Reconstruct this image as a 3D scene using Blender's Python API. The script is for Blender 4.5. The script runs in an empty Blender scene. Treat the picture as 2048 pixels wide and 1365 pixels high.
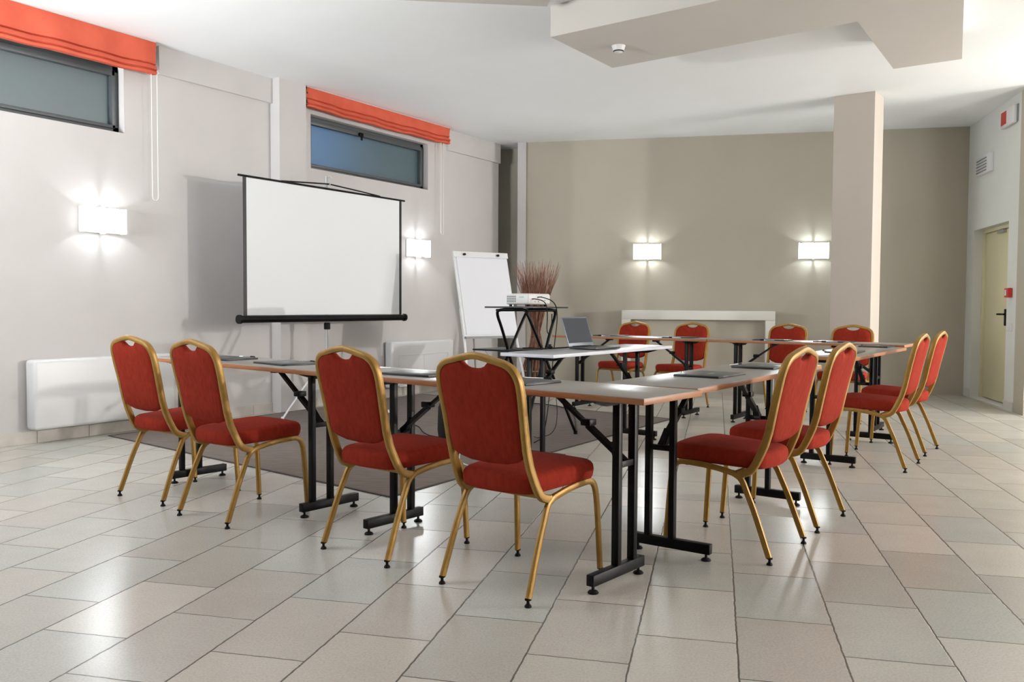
import bpy, bmesh, math, random
from mathutils import Vector, Matrix
random.seed(7)
PI = math.pi
C = bpy.context.scene.collection
R = math.radians

# ------------------------------------------------------------------ materials
def mat(name, col, rough=.5, metal=0., spec=.5, coat=0.):
    m = bpy.data.materials.new(name); m.use_nodes = True
    b = m.node_tree.nodes['Principled BSDF']
    b.inputs['Base Color'].default_value = (*col, 1)
    b.inputs['Roughness'].default_value = rough
    b.inputs['Metallic'].default_value = metal
    b.inputs['Specular IOR Level'].default_value = spec
    b.inputs['Coat Weight'].default_value = coat
    return m

def N(m, t, **kw):
    n = m.node_tree.nodes.new(t)
    for k, v in kw.items(): setattr(n, k, v)
    return n

def L(m, a, b): m.node_tree.links.new(a, b)

def noisy(m, col2, scale=8., detail=4., bump=0., bscale=200., stretch=(1, 1, 1), lo=.35, hi=.65):
    """mix base colour with col2 by noise, optional fine bump"""
    b = m.node_tree.nodes['Principled BSDF']
    tc = N(m, 'ShaderNodeTexCoord'); mp = N(m, 'ShaderNodeMapping'); mp.inputs['Scale'].default_value = stretch
    L(m, tc.outputs['Object'], mp.inputs['Vector'])
    nz = N(m, 'ShaderNodeTexNoise'); nz.inputs['Scale'].default_value = scale; nz.inputs['Detail'].default_value = detail
    L(m, mp.outputs['Vector'], nz.inputs['Vector'])
    rp = N(m, 'ShaderNodeMapRange'); rp.inputs['From Min'].default_value = lo; rp.inputs['From Max'].default_value = hi
    L(m, nz.outputs['Fac'], rp.inputs['Value'])
    mx = N(m, 'ShaderNodeMix', data_type='RGBA')
    mx.inputs['A'].default_value = b.inputs['Base Color'].default_value
    mx.inputs['B'].default_value = (*col2, 1)
    L(m, rp.outputs['Result'], mx.inputs['Factor'])
    L(m, mx.outputs['Result'], b.inputs['Base Color'])
    if bump:
        n2 = N(m, 'ShaderNodeTexNoise'); n2.inputs['Scale'].default_value = bscale
        L(m, mp.outputs['Vector'], n2.inputs['Vector'])
        bp = N(m, 'ShaderNodeBump'); bp.inputs['Strength'].default_value = bump; bp.inputs['Distance'].default_value = .002
        L(m, n2.outputs['Fac'], bp.inputs['Height']); L(m, bp.outputs['Normal'], b.inputs['Normal'])
    return m

def emat(name, col, st):
    m = bpy.data.materials.new(name); m.use_nodes = True
    b = m.node_tree.nodes['Principled BSDF']
    b.inputs['Base Color'].default_value = (.8, .8, .8, 1)
    b.inputs['Emission Color'].default_value = (*col, 1); b.inputs['Emission Strength'].default_value = st
    return m

M = {}
M['wall_light'] = noisy(mat('wall_light', (.59, .562, .55), .75, spec=.2), (.57, .543, .53), 2.5)
M['wall_beige'] = noisy(mat('wall_beige', (.465, .425, .345), .7, spec=.25), (.45, .41, .335), 1.6)
M['wall_white'] = noisy(mat('wall_white', (.69, .70, .66), .75, spec=.2), (.67, .68, .645), 3)
M['column'] = noisy(mat('column_paint', (.51, .46, .40), .7, spec=.25), (.50, .45, .395), 3)
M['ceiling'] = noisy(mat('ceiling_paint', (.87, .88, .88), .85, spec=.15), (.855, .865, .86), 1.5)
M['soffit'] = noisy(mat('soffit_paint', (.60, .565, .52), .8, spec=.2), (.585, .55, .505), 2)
M['stone'] = noisy(mat('stone_skirting', (.62, .58, .53), .4), (.48, .44, .39), 5)
M['skirt'] = mat('white_skirting', (.62, .60, .56), .5)
M['fabric'] = noisy(mat('red_fabric', (.30, .030, .015), .9, spec=.10), (.24, .021, .010), 60, 6, .5, 500, (1, 1, .35), .3, .7)
M['gold'] = noisy(mat('gold_paint', (.36, .20, .035), .42, .3), (.31, .165, .026), 30)
M['black_metal'] = mat('black_metal', (.003, .003, .003), .42, spec=.16)
M['black_rubber'] = mat('black_rubber', (.006, .006, .006), .6, spec=.2)
M['laminate'] = noisy(mat('grey_laminate', (.24, .222, .20), .31), (.225, .208, .188), 30)
M['wood_edge'] = noisy(mat('wood_edge', (.40, .17, .068), .45), (.33, .13, .05), 14, 5, 0, 1, (1, 1, 12))
M['white_top'] = noisy(mat('pale_laminate', (.36, .365, .38), .26), (.345, .35, .365), 30)
M['white_edge'] = mat('white_edge', (.62, .64, .69), .4)
M['white_plastic'] = mat('white_plastic', (.68, .68, .67), .35)
M['white_metal'] = mat('white_metal', (.68, .68, .68), .35)
M['paper'] = mat('paper', (.68, .69, .73), .6)
M['screen'] = mat('screen_fabric', (.82, .84, .85), .8, spec=.1)
M['grey_metal'] = mat('grey_metal', (.45, .45, .44), .35, .6)
M['folder'] = noisy(mat('folder_cover', (.028, .030, .033), .33, spec=.35), (.036, .038, .041), 40)
M['folder_edge'] = mat('folder_edge', (.006, .006, .007), .4)
M['logo'] = mat('pale_print', (.35, .36, .36), .4)
M['chrome'] = mat('chrome', (.75, .75, .75), .15, 1.)
M['blind'] = noisy(mat('blind_fabric', (.66, .135, .080), .85, spec=.1), (.61, .115, .068), 6, 4, .3, 400)
M['alu'] = mat('window_aluminium', (.085, .095, .10), .45, .2)
M['door'] = noisy(mat('door_paint', (.68, .62, .40), .45), (.66, .60, .39), 3)
M['red'] = mat('red_plastic', (.50, .03, .02), .4)
M['dark_glass'] = mat('laptop_display', (.022, .030, .042), .4, spec=.3)
M['silver'] = mat('laptop_shell', (.16, .175, .20), .4, .3)
M['mantel'] = mat('mantel_paint', (.74, .72, .66), .5)
M['dark'] = mat('dark_gap', (.02, .02, .02), .7)
M['vent_dark'] = mat('vent_dark', (.22, .23, .23), .6)
M['twig'] = noisy(mat('dry_twigs', (.16, .060, .04), .8, spec=.2), (.36, .20, .14), 26, 3, 0, 1, (1, 1, .12))
M['rope'] = mat('pale_cord', (.75, .74, .70), .6)
M['lampglow'] = emat('lamp_glass', (.93, .98, 1.), 55.)
M['lampframe'] = emat('lamp_side_glass', (.93, .98, 1.), 1.6)

# rug: woven grey brown
m = M['rug'] = mat('rug_weave', (.175, .145, .128), .95, spec=.1)
noisy(m, (.235, .20, .18), 7, 8, .9, 260, (1, 5, 1), .3, .7)
M['rear_dark'] = mat('dark_rear_wall', (.10, .085, .07), .9)
M['rug_edge'] = mat('rug_binding', (.06, .045, .042), .9)

# window pane: frosted, lit from outside
def pane_mat():
    m = bpy.data.materials.new('frosted_pane'); m.use_nodes = True
    nt = m.node_tree; nt.nodes.clear()
    out = N(m, 'ShaderNodeOutputMaterial'); tr = N(m, 'ShaderNodeBsdfTranslucent'); gl = N(m, 'ShaderNodeBsdfGlossy'); mx = N(m, 'ShaderNodeMixShader')
    tr.inputs['Color'].default_value = (.62, .72, .74, 1)
    gl.inputs['Roughness'].default_value = .35; gl.inputs['Color'].default_value = (.8, .85, .85, 1)
    mx.inputs['Fac'].default_value = .14
    L(m, tr.outputs[0], mx.inputs[1]); L(m, gl.outputs[0], mx.inputs[2]); L(m, mx.outputs[0], out.inputs[0])
    return m
M['pane'] = pane_mat()

# floor tiles: running bond, rows at 13.34 degrees
def floor_mat():
    m = bpy.data.materials.new('stone_floor_tiles'); m.use_nodes = True
    b = m.node_tree.nodes['Principled BSDF']
    tc = N(m, 'ShaderNodeTexCoord')
    wob = N(m, 'ShaderNodeTexNoise'); wob.inputs['Scale'].default_value = 22
    L(m, tc.outputs['Object'], wob.inputs['Vector'])
    sb = N(m, 'ShaderNodeVectorMath', operation='SUBTRACT'); L(m, wob.outputs['Color'], sb.inputs[0]); sb.inputs[1].default_value = (.5, .5, .5)
    sc = N(m, 'ShaderNodeVectorMath', operation='SCALE'); L(m, sb.outputs[0], sc.inputs[0]); sc.inputs['Scale'].default_value = .007
    ad = N(m, 'ShaderNodeVectorMath', operation='ADD'); L(m, tc.outputs['Object'], ad.inputs[0]); L(m, sc.outputs[0], ad.inputs[1])
    def dot(v):
        d = N(m, 'ShaderNodeVectorMath', operation='DOT_PRODUCT'); L(m, ad.outputs[0], d.inputs[0]); d.inputs[1].default_value = v
        return d.outputs['Value']
    def ma(op, a, b_=None, c_=None):
        n = N(m, 'ShaderNodeMath', operation=op)
        for i, v in enumerate((a, b_, c_)):
            if v is None: continue
            if isinstance(v, (int, float)): n.inputs[i].default_value = v
            else: L(m, v, n.inputs[i])
        return n.outputs[0]
    c = dot((.9730, -.2307, 0)); a = dot((.2307, .9730, 0))
    w, ln = .32507, .5247
    u = ma('DIVIDE', ma('ADD', c, 2.1962), w)
    k = ma('FLOOR', u)
    fu = ma('FRACT', u)
    par = ma('FRACT', ma('MULTIPLY', k, .5))          # 0 or .5
    off = ma('ADD', ma('ADD', ma('MULTIPLY', k, -.0132), .329), ma('MULTIPLY', par, -.5247))
    v = ma('DIVIDE', ma('SUBTRACT', a, off), ln)
    kv = ma('FLOOR', v); fv = ma('FRACT', v)
    du = ma('MULTIPLY', ma('MINIMUM', fu, ma('SUBTRACT', 1., fu)), w)
    dv = ma('MULTIPLY', ma('MINIMUM', fv, ma('SUBTRACT', 1., fv)), ln)
    d = ma('MINIMUM', ma('MULTIPLY', du, .8), dv)
    g = N(m, 'ShaderNodeMapRange'); g.inputs['From Min'].default_value = .0014; g.inputs['From Max'].default_value = .0034
    g.inputs['To Min'].default_value = 0; g.inputs['To Max'].default_value = 1; L(m, d, g.inputs['Value'])
    cmb = N(m, 'ShaderNodeCombineXYZ'); L(m, k, cmb.inputs[0]); L(m, kv, cmb.inputs[1])
    wn = N(m, 'ShaderNodeTexWhiteNoise'); wn.noise_dimensions = '2D'; L(m, cmb.outputs[0], wn.inputs['Vector'])
    cr = N(m, 'ShaderNodeValToRGB'); L(m, wn.outputs['Value'], cr.inputs['Fac'])
    e = cr.color_ramp.elements
    e[0].position = 0; e[0].color = (.43, .41, .37, 1); e[1].position = 1; e[1].color = (.555, .53, .48, 1)
    for p, col in ((.25, (.505, .468, .422, 1)), (.5, (.46, .462, .425, 1)), (.75, (.53, .49, .435, 1))):
        q = e.new(p); q.color = col
    cr.color_ramp.interpolation = 'LINEAR'
    n1 = N(m, 'ShaderNodeTexNoise'); n1.inputs['Scale'].default_value = 5; n1.inputs['Detail'].default_value = 8; n1.inputs['Roughness'].default_value = .65
    of = N(m, 'ShaderNodeVectorMath', operation='ADD'); L(m, tc.outputs['Object'], of.inputs[0]); L(m, wn.outputs['Color'], of.inputs[1])
    L(m, of.outputs[0], n1.inputs['Vector'])
    r1 = N(m, 'ShaderNodeMapRange'); r1.inputs['From Min'].default_value = .3; r1.inputs['From Max'].default_value = .7
    r1.inputs['To Min'].default_value = .965; r1.inputs['To Max'].default_value = 1.03; L(m, n1.outputs['Fac'], r1.inputs['Value'])
    n2 = N(m, 'ShaderNodeTexNoise'); n2.inputs['Scale'].default_value = 130; n2.inputs['Detail'].default_value = 4
    L(m, tc.outputs['Object'], n2.inputs['Vector'])
    r2 = N(m, 'ShaderNodeMapRange'); r2.inputs['From Min'].default_value = .3; r2.inputs['From Max'].default_value = .6
    r2.inputs['To Min'].default_value = .86; r2.inputs['To Max'].default_value = 1.03; L(m, n2.outputs['Fac'], r2.inputs['Value'])
    mu = ma('MULTIPLY', r1.outputs[0], r2.outputs[0])
    vs = N(m, 'ShaderNodeVectorMath', operation='SCALE'); L(m, cr.outputs['Color'], vs.inputs[0]); L(m, mu, vs.inputs['Scale'])
    mx = N(m, 'ShaderNodeMix', data_type='RGBA'); L(m, g.outputs[0], mx.inputs['Factor'])
    mx.inputs['A'].default_value = (.10, .09, .08, 1); L(m, vs.outputs[0], mx.inputs['B'])
    L(m, mx.outputs['Result'], b.inputs['Base Color'])
    rr = N(m, 'ShaderNodeMapRange'); rr.inputs['To Min'].default_value = .22; rr.inputs['To Max'].default_value = .29
    L(m, n1.outputs['Fac'], rr.inputs['Value'])
    L(m, rr.outputs[0], b.inputs['Roughness']); b.inputs['Specular IOR Level'].default_value = .42
    bp = N(m, 'ShaderNodeBump'); bp.inputs['Strength'].default_value = .5; bp.inputs['Distance'].default_value = .0025
    hh = ma('ADD', g.outputs[0], ma('MULTIPLY', n2.outputs['Fac'], .12))
    L(m, hh, bp.inputs['Height']); L(m, bp.outputs['Normal'], b.inputs['Normal'])
    return m
M['floor'] = floor_mat()

# ------------------------------------------------------------------ geometry helpers
def box(bm, x0, x1, y0, y1, z0, z1, bev=0., mt=None, seg=2, mi=0):
    vs = [bm.verts.new(p) for p in ((x0, y0, z0), (x1, y0, z0), (x1, y1, z0), (x0, y1, z0), (x0, y0, z1), (x1, y0, z1), (x1, y1, z1), (x0, y1, z1))]
    fs = [bm.faces.new([vs[i] for i in f]) for f in ((3, 2, 1, 0), (4, 5, 6, 7), (0, 1, 5, 4), (1, 2, 6, 5), (2, 3, 7, 6), (3, 0, 4, 7))]
    for f in fs: f.material_index = mi
    if bev:
        es = list({e for f in fs for e in f.edges})
        r = bmesh.ops.bevel(bm, geom=es, offset=bev, segments=seg, profile=.5, affect='EDGES')
        vs = list({v for f in r['faces'] for v in f.verts} | {v for v in vs if v.is_valid})
    if mt is not None: bmesh.ops.transform(bm, matrix=mt, verts=[v for v in vs if v.is_valid])
    return vs

def tube(bm, pts, a, b=None, seg=10, up=Vector((1, 0, 0)), sq=1., caps=True, closed=False):
    """sweep a (super)ellipse of half sizes a (along `up`) and b along a polyline"""
    b = a if b is None else b
    P = [Vector(p) for p in pts]; n = len(P); rings = []
    for i in range(n):
        if closed: t = (P[(i + 1) % n] - P[i - 1]).normalized()
        elif i == 0: t = (P[1] - P[0]).normalized()
        elif i == n - 1: t = (P[-1] - P[-2]).normalized()
        else: t = ((P[i + 1] - P[i]).normalized() + (P[i] - P[i - 1]).normalized()).normalized()
        x = up - t * up.dot(t)
        if x.length < 1e-3: x = Vector((0, 0, 1)) - t * t.z
        if x.length < 1e-3: x = Vector((0, 1, 0))
        x.normalize(); y = t.cross(x)
        aa = a[i] if isinstance(a, (list, tuple)) else a
        bb = b[i] if isinstance(b, (list, tuple)) else b
        ring = []
        for k in range(seg):
            w = 2 * PI * (k + .5) / seg; cs, sn = math.cos(w), math.sin(w)
            cx = math.copysign(abs(cs) ** sq, cs); sy = math.copysign(abs(sn) ** sq, sn)
            ring.append(bm.verts.new(P[i] + x * aa * cx + y * bb * sy))
        rings.append(ring)
    m = n if closed else n - 1
    for i in range(m):
        r0, r1 = rings[i], rings[(i + 1) % n]
        for k in range(seg):
            bm.faces.new((r0[k], r0[(k + 1) % seg], r1[(k + 1) % seg], r1[k]))
    if caps and not closed:
        bm.faces.new(rings[0][::-1]); bm.faces.new(rings[-1])

def lathe(bm, prof, x=0, y=0, seg=16, z=0):
    rings = []
    for r, h in prof:
        rings.append([bm.verts.new((x + r * math.cos(2 * PI * k / seg), y + r * math.sin(2 * PI * k / seg), z + h)) for k in range(seg)])
    for i in range(len(rings) - 1):
        for k in range(seg):
            bm.faces.new((rings[i][k], rings[i][(k + 1) % seg], rings[i + 1][(k + 1) % seg], rings[i + 1][k]))
    bm.faces.new(rings[0][::-1]); bm.faces.new(rings[-1])

def smooth_path(pts, it=2):
    """Chaikin corner cutting keeping the ends"""
    P = [Vector(p) for p in pts]
    for _ in range(it):
        Q = [P[0]]
        for i in range(len(P) - 1):
            Q.append(P[i] * .75 + P[i + 1] * .25); Q.append(P[i] * .25 + P[i + 1] * .75)
        Q.append(P[-1]); P = Q
    return P

def prism(bm, outline, axis, t0, t1):
    """extrude a 2D outline; axis 'x': outline in (y,z); 'y': (x,z); 'z': (x,y)"""
    def p(q, t):
        return {'x': (t, q[0], q[1]), 'y': (q[0], t, q[1]), 'z': (q[0], q[1], t)}[axis]
    A = [bm.verts.new(p(q, t0)) for q in outline]; B = [bm.verts.new(p(q, t1)) for q in outline]
    n = len(outline)
    bm.faces.new(A[::-1]); bm.faces.new(B)
    for i in range(n): bm.faces.new((A[i], A[(i + 1) % n], B[(i + 1) % n], B[i]))
    return A + B

def obj(name, bm, m, parent=None, smooth=30):
    bmesh.ops.recalc_face_normals(bm, faces=bm.faces[:])
    me = bpy.data.meshes.new(name)
    if smooth:
        for f in bm.faces: f.smooth = True
        for e in bm.edges:
            if len(e.link_faces) == 2 and e.calc_face_angle(0) > R(smooth): e.smooth = False
    bm.to_mesh(me); bm.free()
    for q in (m if isinstance(m, (list, tuple)) else [m]): me.materials.append(q)
    o = bpy.data.objects.new(name, me); C.objects.link(o)
    if parent: o.parent = parent
    return o

def B(): return bmesh.new()

def tag(o, label, cat, group=None):
    o['label'] = label; o['category'] = cat
    if group: o['group'] = group
    return o

def thing(name, label, cat, loc=(0, 0, 0), rotz=0., group=None):
    o = bpy.data.objects.new(name, None); C.objects.link(o)
    o.empty_display_size = .1
    o.location = loc; o.rotation_euler = (0, 0, rotz)
    return tag(o, label, cat, group)

def structure(name, bm, m, loc=(0, 0, 0), rotz=0., parent=None, smooth=0):
    o = obj(name, bm, m, parent, smooth)
    if parent is None:
        o['kind'] = 'structure'; o.location = loc; o.rotation_euler = (0, 0, rotz)
    return o

def copy_tree(o, parent=None):
    c = o.copy(); C.objects.link(c); c.parent = parent
    for ch in list(o.children): copy_tree(ch, c)
    return c

# ------------------------------------------------------------------ room
ZC = 3.365
thL, oL = R(32.69), -6.80
thB, oB = R(-77.46), 11.85
thR, oR = R(12.66), 3.18
def frame(th, off, o=0., s=0.):
    n = Vector((math.cos(th), -math.sin(th), 0)); d = Vector((math.sin(th), math.cos(th), 0))
    return n * (off + o) + d * s
LW = dict(loc=frame(thL, oL), rotz=-thL)       # local x = into the room, y = along, z up
BW = dict(loc=frame(thB, oB), rotz=-thB)       # local x = away from the room, y = leftwards
RW = dict(loc=frame(thR, oR), rotz=-thR)       # local x = away from the room, y = away from camera

bm = B(); box(bm, -9, 13, -6, 15, -.15, 0); structure('floor', bm, M['floor'])
bm = B(); box(bm, -9, 13, -6, 15, ZC, ZC + .2); structure('ceiling', bm, M['ceiling'])

W1 = (2.2, 4.46, 2.55, 3.12); W2 = (6.62, 8.62, 2.545, 3.12)
def wall_left():
    bm = B(); t = -.35
    S0, S1 = -4.6, 10.22
    box(bm, t, 0, S0, S1, 0, W1[2])
    box(bm, t, 0, S0, W1[0], W1[2], ZC); box(bm, t, 0, W1[1], W2[0], W1[2], ZC); box(bm, t, 0, W2[1], S1, W1[2], ZC)
    box(bm, t, 0, W1[0], W1[1], W1[3], ZC); box(bm, t, 0, W2[0], W2[1], W2[3], ZC)
    structure('wall_left', bm, M['wall_light'], **LW)
    bm = B(); box(bm, 0, .035, 4.78, 6.07, 3.12, ZC); structure('trim_3', bm, M['wall_light'], **LW)
    bm = B(); box(bm, 0, .035, 9.0, S1, 3.10, ZC); structure('trim_4', bm, M['wall_light'], **LW)
    bm = B(); box(bm, 0, .13, 6.07, 6.43, 0, ZC); structure('trim_5', bm, M['wall_light'], **LW)
wall_left()

def window(n, W):
    s0, s1, z0, z1 = W
    o = bpy.data.objects.new('window_%d' % n, None); C.objects.link(o)
    o['kind'] = 'structure'; o.location = LW['loc']; o.rotation_euler = (0, 0, LW['rotz'])
    bm = B(); x0, x1, w = -.16, -.08, .055
    for a in ((s0, s1, z0, z0 + w), (s0, s1, z1 - w, z1), (s0, s0 + w, z0, z1), (s1 - w, s1, z0, z1)):
        box(bm, x0, x1, *a, bev=.004)
    obj('window_frame', bm, M['alu'], o)
    bm = B(); v = .028; x0, x1 = -.145, -.062; a0, a1, b0, b1 = s0 + .04, s1 - .04, z0 + .04, z1 - .04
    for a in ((a0, a1, b0, b0 + v), (a0, a1, b1 - v - .02, b1), (a0, a0 + v, b0, b1), (a1 - v, a1, b0, b1)):
        box(bm, x0, x1, *a, bev=.003)
    obj('sash', bm, M['alu'], o)
    bm = B(); box(bm, -.12, -.112, a0 + .01, a1 - .01, b0 + .01, b1 - .01); obj('pane', bm, M['pane'], o, 0)
    if n == 2:
        c = s0 + .83
        bm = B(); box(bm, -.062, -.035, c - .03, c + .03, z1 - .095, z1 - .055, .004); box(bm, -.045, -.03, c - .012, c + .012, z1 - .14, z1 - .07, .003)
        obj('window_latch', bm, M['black_metal'], o)
window(1, W1); window(2, W2)

def skirting(name, bm, m, **k): return structure(name, bm, m, **k)
bm = B(); s = -4.5; random.seed(3)
while s < 10.2:
    e = min(s + .43, 10.2); 
    if not (e < 6.07 or s > 6.43):
        box(bm, .0, .012 + (.13 if s > 5.9 and e < 6.6 else 0.), s + .0015, e - .0015, 0, .095, .002)
    else:
        box(bm, .0, .012, s + .0015, e - .0015, 0, .095, .002)
    s = e
skirting('baseboard_left', bm, M['stone'], **LW)

# back wall with a dark recess and slim pilaster at its left end
bm = B(); box(bm, 0, .3, -3.4, 2.44, 0, ZC); structure('wall_back', bm, M['wall_beige'], **BW)
bm = B(); box(bm, -.04, .3, 2.44, 2.56, 0, ZC, .004); structure('trim_1', bm, M['wall_light'], **BW)
bm = B(); box(bm, .45, .75, 2.0, 4.2, 0, ZC); structure('wall_alcove', bm, M['wall_beige'], **BW)
bm = B(); box(bm, -.012, 0, -3.0, 2.42, 0, .09, .002); structure('baseboard_back', bm, M['wall_beige'], **BW)

# right (door) wall
D0, D1, DZ = 10.33, 11.58, 2.045
bm = B(); box(bm, 0, .35, 10.04, D0, 0, ZC); box(bm, 0, .35, D1, 12.6, 0, ZC); box(bm, 0, .35, D0, D1, DZ, ZC)
structure('wall_right', bm, M['wall_white'], **RW)
bm = B(); box(bm, -.01, 0, 10.04, D0, 0, .1, .002); box(bm, -.01, 0, D1, 11.8, 0, .1, .002)
structure('baseboard_right', bm, M['skirt'], **RW)
def make_door():
    o = bpy.data.objects.new('door_1', None); C.objects.link(o); o['kind'] = 'structure'
    o.location = RW['loc']; o.rotation_euler = (0, 0, RW['rotz'])
    sm = D0 + .37
    bm = B()
    for a in ((D1 - .035, D1, 0, DZ), (D0, D0 + .035, 0, DZ), (D0, D1, DZ - .04, DZ)): box(bm, .10, .22, *a, bev=.004)
    obj('door_frame', bm, M['door'], o)
    bm = B(); box(bm, .13, .17, sm + .006, D1 - .04, .02, DZ - .045, .003); obj('door_leaf', bm, M['door'], o)
    bm = B(); box(bm, .13, .17, D0 + .04, sm - .002, .02, DZ - .045, .003); obj('door_leaf', bm, M['door'], o)
    bm = B(); box(bm, .108, .13, sm + .015, sm + .065, .90, 1.09, .006)
    tube(bm, [(.115, sm + .04, 1.03), (.075, sm + .04, 1.03), (.07, sm + .055, 1.03), (.07, sm + .17, 1.03)], .011, .011, 8, Vector((0, 0, 1)))
    tube(bm, [(.075, sm + .04, 1.03), (.075, sm - .05, 1.03)], .011, .011, 8, Vector((0, 0, 1)))
    obj('door_handle', bm, M['black_metal'], o)
    bm = B(); box(bm, .09, .13, sm + .12, sm + .33, DZ - .085, DZ - .045, .005); obj('door_closer', bm, M['grey_metal'], o)
    bm = B(); box(bm, .0, .24, D0, D1, 0, .012, .003); obj('threshold', bm, M['white_plastic'], o)
make_door()
bm = B(); box(bm, .26, .30, D0 - .1, D1 + .1, 0, DZ + .1); structure('wall_behind_door', bm, M['dark'], **RW)

# rest of the room, mostly out of frame
corner = frame(thR, oR, 0, 10.04)
bm = B(); box(bm, 0, .3, 0, 7.2, 0, ZC)
structure('wall_side', bm, M['wall_beige'], loc=corner, rotz=-R(102.66) )
bm = B(); box(bm, 12.0, 12.3, -6, 9.6, 0, ZC); structure('wall_far_right', bm, M['wall_light'])
bm = B(); box(bm, -9, 12.2, -4.6, -4.3, 0, ZC); structure('wall_rear', bm, M['rear_dark'])  # unseen wall kept dark so less light bounces from behind

# column
bm = B(); box(bm, 0, .42, 0, .36, 0, ZC, .004)
structure('column', bm, M['column'], loc=(3.45, 9.38, 0), rotz=R(-36.5))

# dropped ceiling piece
ZS = 3.13
def px_at(px, py, z):   # point of the photo frame on a level plane, used for the ceiling drops only at build time
    f, p, r = 1726.79, .0410486, .0051652
    u = (px - 1024) / f; v = -(py - 682.5) / f
    c, s = math.cos(r), math.sin(r); u, v = c * u - s * v, s * u + c * v
    d = Vector((u, math.cos(p) + v * math.sin(p), -math.sin(p) + v * math.cos(p)))
    t = (z - 1.1) / d.z
    return (d.x * t, d.y * t)
a_ = Vector(px_at(1101, 74, ZS)); b_ = Vector(px_at(1225, 136, ZS)); c_ = Vector(px_at(1715, 43, ZS))
d_ = Vector(px_at(1787, 138, ZS)); e_ = Vector(px_at(1924, 118, ZS)); g_ = Vector(px_at(1408, 0, ZS))
near = (g_ - a_).normalized(); q1 = a_ + near * 3.2
back = Vector((e_ - d_)).normalized(); side = (d_ - c_).normalized()
out = [tuple(a_), tuple(b_), tuple(c_), tuple(d_), tuple(e_), tuple(e_ + (Vector(px_at(1928, 0, ZS)) - e_) * 1.62)]
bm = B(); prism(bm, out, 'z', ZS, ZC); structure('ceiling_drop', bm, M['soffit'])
h0 = Vector(px_at(840, 2, 3.30)); h1 = Vector(px_at(1094, 13, 3.30)); hd = (h1 - h0).normalized(); hn = Vector((hd.y, -hd.x))
if hn.y > 0: hn = -hn
out = [tuple(h0 - hd * .6), tuple(h1), tuple(h1 + hn * 1.2), tuple(h0 - hd * .6 + hn * 1.2)]
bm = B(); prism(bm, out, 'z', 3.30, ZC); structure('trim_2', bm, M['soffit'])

# ------------------------------------------------------------------ wall fittings
def wall_thing(name, label, cat, base, x, s, z, group=None):
    th = -base['rotz']
    n = Vector((math.cos(th), -math.sin(th), 0)); d = Vector((math.sin(th), math.cos(th), 0))
    return thing(name, label, cat, base['loc'] + n * x + d * s + Vector((0, 0, z)), base['rotz'], group)

def make_sconce():
    t = thing('wall_lamp', '', 'wall lamp', group='wall lamps')
    w, h = .185, .105                       # local x = into the room
    bm = B(); box(bm, .0, .014, -w, w, -h, h, .004); obj('back_plate', bm, M['white_plastic'], t)
    bm = B(); box(bm, .085, .093, -w + .025, w - .025, -h + .008, h - .008, .003); obj('diffuser', bm, M['lampglow'], t)
    bm = B(); box(bm, .078, .0845, -w + .022, w - .022, -h + .005, h - .005, .002); obj('glow_shield', bm, M['white_plastic'], t)  # added slab keeps the diffuser's glow off the wall
    for y in (-w, w - .01):
        bm = B(); box(bm, .014, .098, y, y + .01, -h, h, .003); obj('side_panel', bm, M['lampframe'], t)
    for z in (-1, 1):
        bm = B(); box(bm, .014, .10, -.012, .012, z * h - .012, z * h + .006, .003); obj('bracket', bm, M['white_metal'], t)
    return t
sconce = make_sconce()
lamp_spots = [(LW, 0, 4.225, 1.79, 'square frosted wall lamp on the left wall below the first window'),
              (LW, 0, 8.37, 1.80, 'square frosted wall lamp half hidden by the right edge of the projection screen'),
              (BW, 1, .762, 1.835, 'square frosted wall lamp over the left end of the white mantel'),
              (BW, 1, -1.37, 1.83, 'square frosted wall lamp on the back wall just left of the column')]
def light(kind, name, loc, energy, size=.1, col=(1, 1, 1), rot=None, sy=None, spread=None):
    l = bpy.data.lights.new(name, kind); l.energy = energy; l.color = col
    if kind == 'AREA':
        l.size = size
        if sy: l.shape = 'RECTANGLE'; l.size_y = sy
        if spread: l.spread = spread
    else: l.shadow_soft_size = size
    o = bpy.data.objects.new(name, l); C.objects.link(o); o.location = loc
    if rot: o.rotation_euler = rot
    return o
for i, (base, flip, s, z, lab) in enumerate(lamp_spots):
    o = sconce if i == 0 else copy_tree(sconce)
    th = -base['rotz']; n = Vector((math.cos(th), -math.sin(th), 0)); d = Vector((math.sin(th), math.cos(th), 0))
    sg = -1 if flip else 1
    o.location = base['loc'] + d * s + Vector((0, 0, z))
    o.rotation_euler = (0, 0, base['rotz'] + (PI if flip else 0))
    tag(o, lab, 'wall lamp', 'wall lamps')
    cool = (.90, .96, 1.) if i != 3 else (.80, .92, 1.)
    light('POINT', 'lamp_bulb', o.location + n * sg * .05, 9, .02, cool)

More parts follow.
